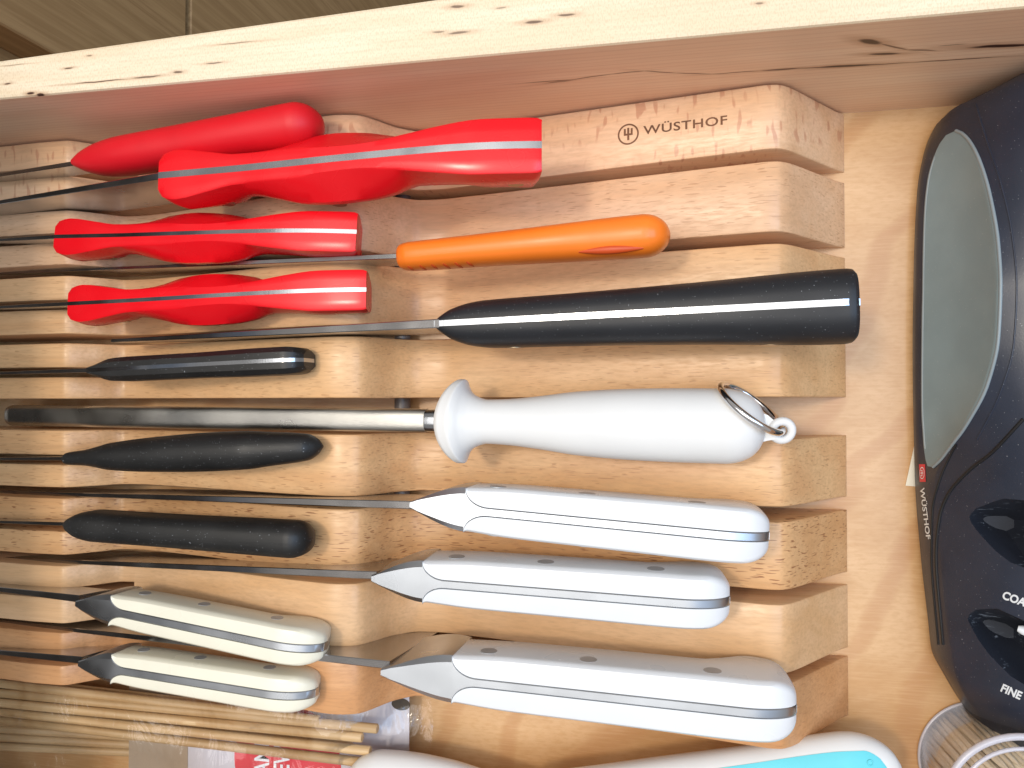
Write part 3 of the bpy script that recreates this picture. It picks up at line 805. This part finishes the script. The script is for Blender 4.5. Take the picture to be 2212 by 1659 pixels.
def edist(x, y, poly):
    d = 9
    for i in range(len(poly)):
        (x1, y1), (x2, y2) = poly[i], poly[i-1]
        vx, vy = x2-x1, y2-y1; f = max(0, min(1, ((x-x1)*vx+(y-y1)*vy)/(vx*vx+vy*vy)))
        d = min(d, math.hypot(x-x1-f*vx, y-y1-f*vy))
    return d
rings = []
ys = np.concatenate([np.linspace(11.2, -4.0, 80), np.linspace(-4.1, -13.2, 120)])
for y in ys:
    L_ = section(y)
    full = L_+[(2*XC-x, z) for x, z in L_[-2::-1]]
    rg = []
    for x, z in full:
        if y < -3 and z > 1.5:
            pass
        rg.append((x, float(y), z))
    rings.append(rg)
smb = MB().loft(rings)
body = smb.build('body', SHB, t, 40)
for pi, pl in enumerate(LW):
    cxm = sum(p[0] for p in pl)/len(pl)+.9; cym = sum(p[1] for p in pl)/len(pl)-.15
    zt = 3.75 if pi == 0 else 3.3
    rr = [[(x, y, 8.0) for x, y in pl], [(x, y, zt+.25) for x, y in pl], [(cxm+(x-cxm)*.55, cym+(y-cym)*.45, zt-.9) for x, y in pl], [(cxm+(x-cxm)*.30, cym+(y-cym)*.22, zt-1.5) for x, y in pl]]
    cut = MB().loft(rr).build('cut', SCUFF, None, 0, (0, 0, 0))
    md = body.modifiers.new('b', 'BOOLEAN'); md.object = cut; md.operation = 'DIFFERENCE'; md.solver = 'EXACT'; md.material_mode = 'TRANSFER'
    dg = bpy.context.evaluated_depsgraph_get(); dg.update()
    nm = bpy.data.meshes.new_from_object(body.evaluated_get(dg))
    body.modifiers.clear(); old = body.data; body.data = nm; bpy.data.meshes.remove(old); nm.name = 'body'
    bpy.data.objects.remove(cut)
body.data.set_sharp_from_angle(angle=R(32))
sbv = BVHTree.FromPolygons([tuple(v) for v in smb.v], smb.f)
# grey grip inset following the hollow of the body
gr = []
for y in np.linspace(9.75, -2.55, 60):
    sec = section(y)
    f0 = abs((y-3.6)/6.2); shrink = max(0.02, math.sqrt(max(0, 1-f0**8)))
    i0, i1 = 3, 20
    mid_i = i0+(i1-i0)*(.62 if y > 3.6 else .55)
    rg = []
    for f in np.linspace(-1, 1, 22):
        q = mid_i+(f*(i1-mid_i) if f > 0 else f*(mid_i-i0))*shrink*.985
        k0 = int(math.floor(q)); fr_ = q-k0; k0 = min(k0, len(sec)-2)
        x = sec[k0][0]*(1-fr_)+sec[k0+1][0]*fr_; z = sec[k0][1]*(1-fr_)+sec[k0+1][1]*fr_
        rg.append((x-.022, float(y), z+.018))
    gr.append(rg)
gm = MB().loft(gr, closed=False); gi = gm.build('grip_inset', GREY, t, 60)
MB().tube([Vector(r[-1])+Vector((.01, 0, .0)) for r in gr], .06, 8).build('inset_edge', GREYL, t, 60)
MB().tube([Vector(r[0])+Vector((.04, 0, .03)) for r in gr[3:-3]], .05, 8).build('inset_edge', GREYL, t, 60)
# seam lines
def line_on(px, r, name, mat, n=40, off=0.0):
    q = np.linspace(0, 1, n); xs = [p[0] for p in px]; ys_ = [p[1] for p in px]
    tt = np.linspace(0, 1, len(px))
    X, Y = pchip(tt, xs, q), pchip(tt, ys_, q)
    path = [p for p in (cast(sbv, a, b, off) for a, b in zip(X, Y)) if p]
    # drop jumps
    if len(path) > 3: MB().tube(path, r, 8).build(name, mat, t, 60)
line_on([(2066, 960), (2050, 990), (2028, 1043), (2014, 1106), (2012, 1205), (2027, 1392)], .045, 'seam', DARK)
line_on([(2211, 905), (2140, 980), (2094, 1016), (2046, 1072), (2029, 1122), (2022, 1205), (2037, 1392)], .06, 'seam', DARK)
line_on([(2108, 225), (2130, 300), (2160, 390), (2185, 500), (2196, 620), (2190, 740), (2160, 850), (2110, 950)], .03, 'ridge', SHB)
def print_on(txt, px, py, ang, cap, name, bold=.015, wide=1.0, vscale=1.0, shear=0.0, mat=PRINT):
    vs, fs = text2d(txt, cap, bold, wide)
    ca, sa = math.cos(R(ang)), math.sin(R(ang))
    out = []
    for a, b in vs:
        a2, b2 = a, b*vscale+shear*a
        p = cast(sbv, px+a2*ca-b2*sa, py-(a2*sa+b2*ca), .012)
        if p is None: p = cast(sbv, min(px+a2*ca-b2*sa, 2400), py-(a2*sa+b2*ca)-2, .012)
        out.append(p)
    ok = [f for f in fs if all(out[i] is not None for i in f)]
    idx = sorted({i for f in ok for i in f}); mp = {i: j for j, i in enumerate(idx)}
    mb = MB(); mb.add([out[i] for i in idx], [tuple(mp[i] for i in f) for f in ok]); mb.build(name, mat, t, 0)
print_on('COARSE', 2164, 1292, -20, 17, 'lettering', .035)
print_on('FINE', 2161, 1492, -24, 17, 'lettering', .035)
print_on('WÜSTHOF', 1988, 1054, -83, 9.5, 'lettering', .02, 1.75, 1.0)
mb = decal(sbv, [[(1986+q*13+r*1.5, 1003+r*38) for q in np.linspace(0, 1, 4)] for r in np.linspace(0, 1, 8)], .014)
if mb.v: mb.build('logo_patch', REDPRINT, t, 0)
def on_sh(x, y):
    return cast(sbv, x, y, .024) or Vector((9.4, -3, 1))
mb = MB()
n = 32; vs = []
for k in range(n):
    for r in (.86, 1.0): vs.append(on_sh(1993+5.2*r*math.cos(2*math.pi*k/n), 1022+13*r*math.sin(2*math.pi*k/n)))
mb.add(vs, [(2*k, 2*k+1, (2*k+3) % (2*n), (2*k+2) % (2*n)) for k in range(n)])
for (xa, ya, xb, yb) in ((-3, -1, 3, 1), (-2.6, -5.4, -1.4, 0), (-2.6, 0, 3, 1)): 
    pass
for (xa, ya, xb, yb) in ((-3.2, -.9, 2.6, .9), (-2.8, -6.5, .2, -5.0), (-2.8, 5.0, .2, 6.5), (-.4, -6.5, .6, 6.5)):
    mb.add([on_sh(1993+x, 1022+y) for x, y in ((xa, ya), (xb, ya), (xb, yb), (xa, yb))], [(0, 1, 2, 3)])
mb.build('logo_emblem', PRINT, t, 0)
# ceramic and carbide pieces in the slots
for (px, py, z, col) in ((2214, 1362, 3.4, PRINT), (2240, 1160, 3.7, STEEL)):
    p = W(px, py, z)
    MB().tube([p+Vector((-.22, .06, 0)), p+Vector((-.1, .03, .05)), p+Vector((.6, -.25, 0))], [.10, .16, .16], 12).build('sharpening_rod', col, t, 60)

# paper slip under the sharpener
pp = MB()
q = [W(1981, 935, .05), W(1956, 1049, .05), W(2040, 1056, .05), W(2040, 930, .05)]
pp.loft([[Vector((p.x, p.y, .03)) for p in q], [Vector((p.x, p.y, .06)) for p in q]])
tag(pp.build('paper_slip', PAPER, None, 0, (q[0].x, q[0].y, .03)), 'corner of a cream paper slip poking out under the black sharpener', 'paper')

# ------------------------------------------------------------------ toothpick jar
jc = W(2118, 1640, 0.0)
t = thing('toothpick_jar', 'small clear plastic jar of toothpicks at the bottom right', 'jar', jc)
def jr(z): return 2.18+.30*z/3.9
def lathe(profile, n=64):
    mb = MB(); rings = []
    for r, z in profile: rings.append([(jc.x+r*math.cos(2*math.pi*k/n), jc.y+r*math.sin(2*math.pi*k/n), z) for k in range(n)])
    mb.loft(rings, False, False); return mb
lathe([(.01, .03), (2.1, .03), (jr(0), .12), (jr(3.9), 3.9)]).build('jar_wall', CLEAR, t, 60)
mb = MB(); mb.ringtube((jc.x, jc.y, .10), (0, 0, 1), 2.19, .07, 64, 8); mb.build('base_rim', FROST, t, 60)
mb = MB(); mb.ringtube((jc.x, jc.y, 3.95), (0, 0, 1), 2.52, .12, 64, 10); mb.build('lid_rim', FROST, t, 60)
mb = MB(); mb.ringtube((jc.x, jc.y, 4.05), (0, 0, 1), 2.16, .07, 64, 10); mb.build('lid_rim', FROST, t, 60)
lathe([(.01, 4.02), (2.16, 4.02), (2.5, 4.0)]).build('lid', CLEAR, t, 60)
pick0 = None; placed = 0
rings = []
for z, r in ((0, .012), (.45, .085), (.9, .10), (2.9, .10), (3.3, .085), (3.68, .012)):
    rings.append([(r*math.cos(2*math.pi*k/8), r*math.sin(2*math.pi*k/8), z) for k in range(8)])
pk = MB().loft(rings)
rows = [(1.92, 66, 0), (1.70, 56, .5), (1.45, 40, .2), (1.0, 24, .4), (.5, 11, .1)]
for rad_, cnt, ph in rows:
    for k in range(cnt):
        an = 2*math.pi*(k+ph+random.uniform(-.2, .2))/cnt
        if pick0 is None:
            o = pk.build('toothpick', PICK, None, 60, (0, 0, 0)); pick0 = o
        else:
            o = pick0.copy(); COL.objects.link(o)
        tag(o, 'pale pointed toothpick standing among many in the clear jar', 'toothpick', 'toothpicks in the clear jar')
        rr_ = (rad_+random.uniform(-.03, .03))*(1-.30*max(0, math.cos(an+R(39))))
        o.location = Vector((jc.x+rr_*math.cos(an), jc.y+rr_*math.sin(an), .06+random.uniform(0, .12)))*CM
        tw = .06
        lean = Vector((.20+random.uniform(-.03, .03), -.16+random.uniform(-.03, .03), 1)).normalized()
        o.location.x -= .0016; o.location.y += .0013
        o.rotation_euler = lean.to_track_quat('Z', 'Y').to_euler()

# ------------------------------------------------------------------ skewers, card and bag
sk0 = None
def skewer(P, Q, r=.2):
    global sk0
    P, Q = Vector(P), Vector(Q); L = (Q-P).length
    if sk0 is None:
        rings = [[(x, rr*math.cos(2*math.pi*k/10), rr*math.sin(2*math.pi*k/10)) for k in range(10)] for x, rr in ((-30, .01), (-28.6, .15), (-.03, .15), (0, .125))]
        sk0 = MB().loft(rings).build('bamboo_skewer', BAMBOO, None, 40, (0, 0, 0)); o = sk0
    else: o = sk0.copy(); COL.objects.link(o)
    d = (Q-P).normalized()
    o.location = Q*CM; o.rotation_euler = d.to_track_quat('X', 'Z').to_euler()
    o.scale = (1, r/.15, r/.15)
    return o
SKG = 'bamboo skewers in the clear bag'
up_rows = [((0, 1476), (690, 1556), 2.15), ((0, 1497), (816, 1574), 2.25), ((0, 1518), (783, 1593), 2.4), ((0, 1537), (800, 1622), 2.2), ((0, 1554), (830, 1652), 2.05),
           ((0, 1487), (700, 1570), 1.75), ((0, 1508), (730, 1588), 1.8), ((0, 1528), (760, 1612), 1.8), ((0, 1468), (640, 1545), 1.7)]
for a, b, z in up_rows:
    k_ = up_rows.index((a, b, z))
    tag(skewer(W(*a, z-.25), W(*b, z)), ('highest bamboo skewer of the sloping row, right below the short cream knife', 'bamboo skewer second from the top of the sloping row in the bag', 'middle bamboo skewer of the sloping row over the red circle',
        'bamboo skewer second from the bottom of the sloping row', 'lowest bamboo skewer of the sloping row, its end beside the white utensil')[k_] if k_ < 5 else 'bamboo skewer half hidden underneath the sloping row in the bag', 'skewer', SKG)
lo_rows = [((0, 1558), (300, 1578), .92), ((0, 1574), (302, 1592), .85), ((0, 1592), (303, 1609), .75), ((0, 1612), (300, 1625), .62), ((0, 1566), (300, 1585), .45), ((0, 1585), (300, 1602), .4)]
for a, b, z in lo_rows:
    k_ = lo_rows.index((a, b, z))
    tag(skewer(W(*a, z), W(*b, z)), ('uppermost bamboo skewer of the lower bunch tucked under the kraft flap', 'second bamboo skewer from the top of the lower bunch', 'third bamboo skewer from the top of the lower bunch',
        'lowest bamboo skewer of all, along the bottom of the bag')[k_] if k_ < 4 else 'bamboo skewer half hidden beneath the lower bunch', 'skewer', SKG)
card = thing('bag_card', 'printed header card with a red circle lying inside the skewer bag', 'card', W(640, 1600, 1.0))
def flat(mb, pts, z, th=.03): mb.loft([[Vector((p[0], p[1], z)) for p in pts], [Vector((p[0], p[1], z+th)) for p in pts]])
CZ = 1.02
c0, c1 = W(407, 1505, CZ), W(884, 1500, CZ)
mb = MB(); flat(mb, [(c0.x, -12.62), (c1.x, -12.62), (c1.x, -22), (c0.x, -22)], CZ-.03); mb.build('card_sheet', CARD, card, 0)
k0 = W(279, 1505, CZ)
mb = MB(); flat(mb, [(k0.x, -12.7), (c0.x-.02, -12.7), (c0.x-.02, -22), (k0.x, -22)], CZ-.04); mb.build('kraft_flap', KRAFT, card, 0)
cc = W(620, 1646, CZ); cr = 2.55
mb = MB(); mb.add([(cc.x+cr*math.cos(2*math.pi*k/64), cc.y+cr*math.sin(2*math.pi*k/64), CZ+.012) for k in range(64)], [tuple(range(64))]); mb.build('red_circle', REDPRINT, card, 0)
def card_text(txt, px, cap, start_y, bold=.02, wide=.8):
    vs, fs = text2d(txt, cap, bold, wide)
    x = W(px, 1640, CZ).x
    mb = MB(); mb.add([(x-b, start_y+a, CZ+.02) for a, b in vs], fs); mb.build('lettering', PRINT, card, 0)
card_text('BAMBOO', 581, .72, cc.y-1.05, .02, .80)
card_text('SKEWERS', 625, .76, cc.y-1.35, .02, .74)
for j, (px, w) in enumerate(((650, .55), (665, .7), (682, .5), (697, .55))):
    tx = ('ons', 'Rose', 'con', 'Fer')[j]
    card_text(tx, px, .17, cc.y-.6, .01, 1.0)
hp = W(866, 1521, CZ)
mb = MB(); mb.add([(hp.x+.42*math.cos(2*math.pi*k/32), hp.y+.26*math.sin(2*math.pi*k/32), CZ+.012) for k in range(32)], [tuple(range(32))]); mb.build('hang_hole', plain('hole_dark', (.05, .035, .02), .7), card, 0)
# clear film over the skewers
random.seed(3)
def bagz(u, v):   # u along, v across
    base = 2.75-.35*v-1.5*max(0, u-.80)/.20*1.0-1.6*max(0, v-.72)/.28
    return base+.12*math.sin(u*31+v*4)+.10*math.sin(v*17-u*9)+.09*math.sin(u*57+v*23)*max(0, u-.4)
rs = []
for u in np.linspace(0, 1, 90):
    x = -33+u*(W(925, 1540, 1.5).x+33)
    rs.append([(x+.12*math.sin(v*9), -12.75-7.5*v+.55*v*u, max(.25, bagz(u, v))) for v in np.linspace(0, 1, 40)])
bag = MB().loft(rs, closed=False).build('skewer_bag', FILM, None, 80, (-20, -16, 1))
tag(bag, 'crinkled clear plastic bag wrapped round the bamboo skewers, bottom left', 'bag')

# ------------------------------------------------------------------ turquoise utensil
t = thing('kitchen_utensil', 'white utensil with a turquoise grip inset and a small round mark', 'utensil', W(1500, 1680, 1.5))
Lp, Rp = W(1120, 1742, 2.6), W(1948, 1662, 2.9)
fr = Frame(Lp, Rp); L = fr.len
rows = [(0, .9, .5, 0), (.6, 1.15, .7, 0), (3, 1.2, .8, 0), (6, 1.28, .85, 0), (9, 1.35, .85, 0), (L-1.9, 1.5, .85, 0)]+capend(L, 1.9, 1.5, .85, 0, 8)
umb = round_handle(MB(), fr, rows, 2.3, 36); umb.build('handle', WHITEP, t, 50)
ubv = BVHTree.FromPolygons([tuple(v) for v in umb.v], umb.f)
st = np.array([(2.2, .05), (3.2, .45), (6, .72), (9, .82), (L-2.2, .92), (L-1.2, .85), (L-.75, .6), (L-.5, .15)])
rs = []
for s in np.concatenate([np.linspace(2.2, L-2.2, 24), np.linspace(L-2.0, L-.5, 16)]):
    hw = float(pchip(st[:, 0], st[:, 1], [s])[0]); rg = []
    for f in np.linspace(-1, 1, 12):
        p = fr(s, f*hw*1.12+.10, 3.0); loc, nn, _, _ = ubv.ray_cast(p, -fr.n)
        rg.append((loc if loc else fr(s, f*hw, .5))+fr.n*.025)
    rs.append(rg)
mb = MB().loft(rs, closed=False); mb.build('grip_inset', TEAL, t, 60)
cp = W(1880, 1648, 3.6); loc, nn, _, _ = ubv.ray_cast(Vector((cp.x, cp.y, 9)), Vector((0, 0, -1)))
if loc: 
    mb = MB(); mb.ringtube(loc+Vector((0, 0, .03)), nn, .09, .025, 24, 8); mb.build('round_mark', TEAL, t, 60)
hp0, hp1 = W(752, 1690, 2.4), W(1150, 1742, 2.4)
fh = Frame(hp0, hp1); LH = fh.len
round_handle(MB(), fh, [(0, .25, .2, 0), (.15, .7, .5, 0), (.6, 1.15, .75, 0), (1.4, 1.45, .9, 0), (2.6, 1.5, .9, 0), (4.2, 1.4, .85, 0), (6, 1.1, .7, 0), (LH, .85, .5, 0)], 2.3, 36).build('head', WHITEP, t, 50)
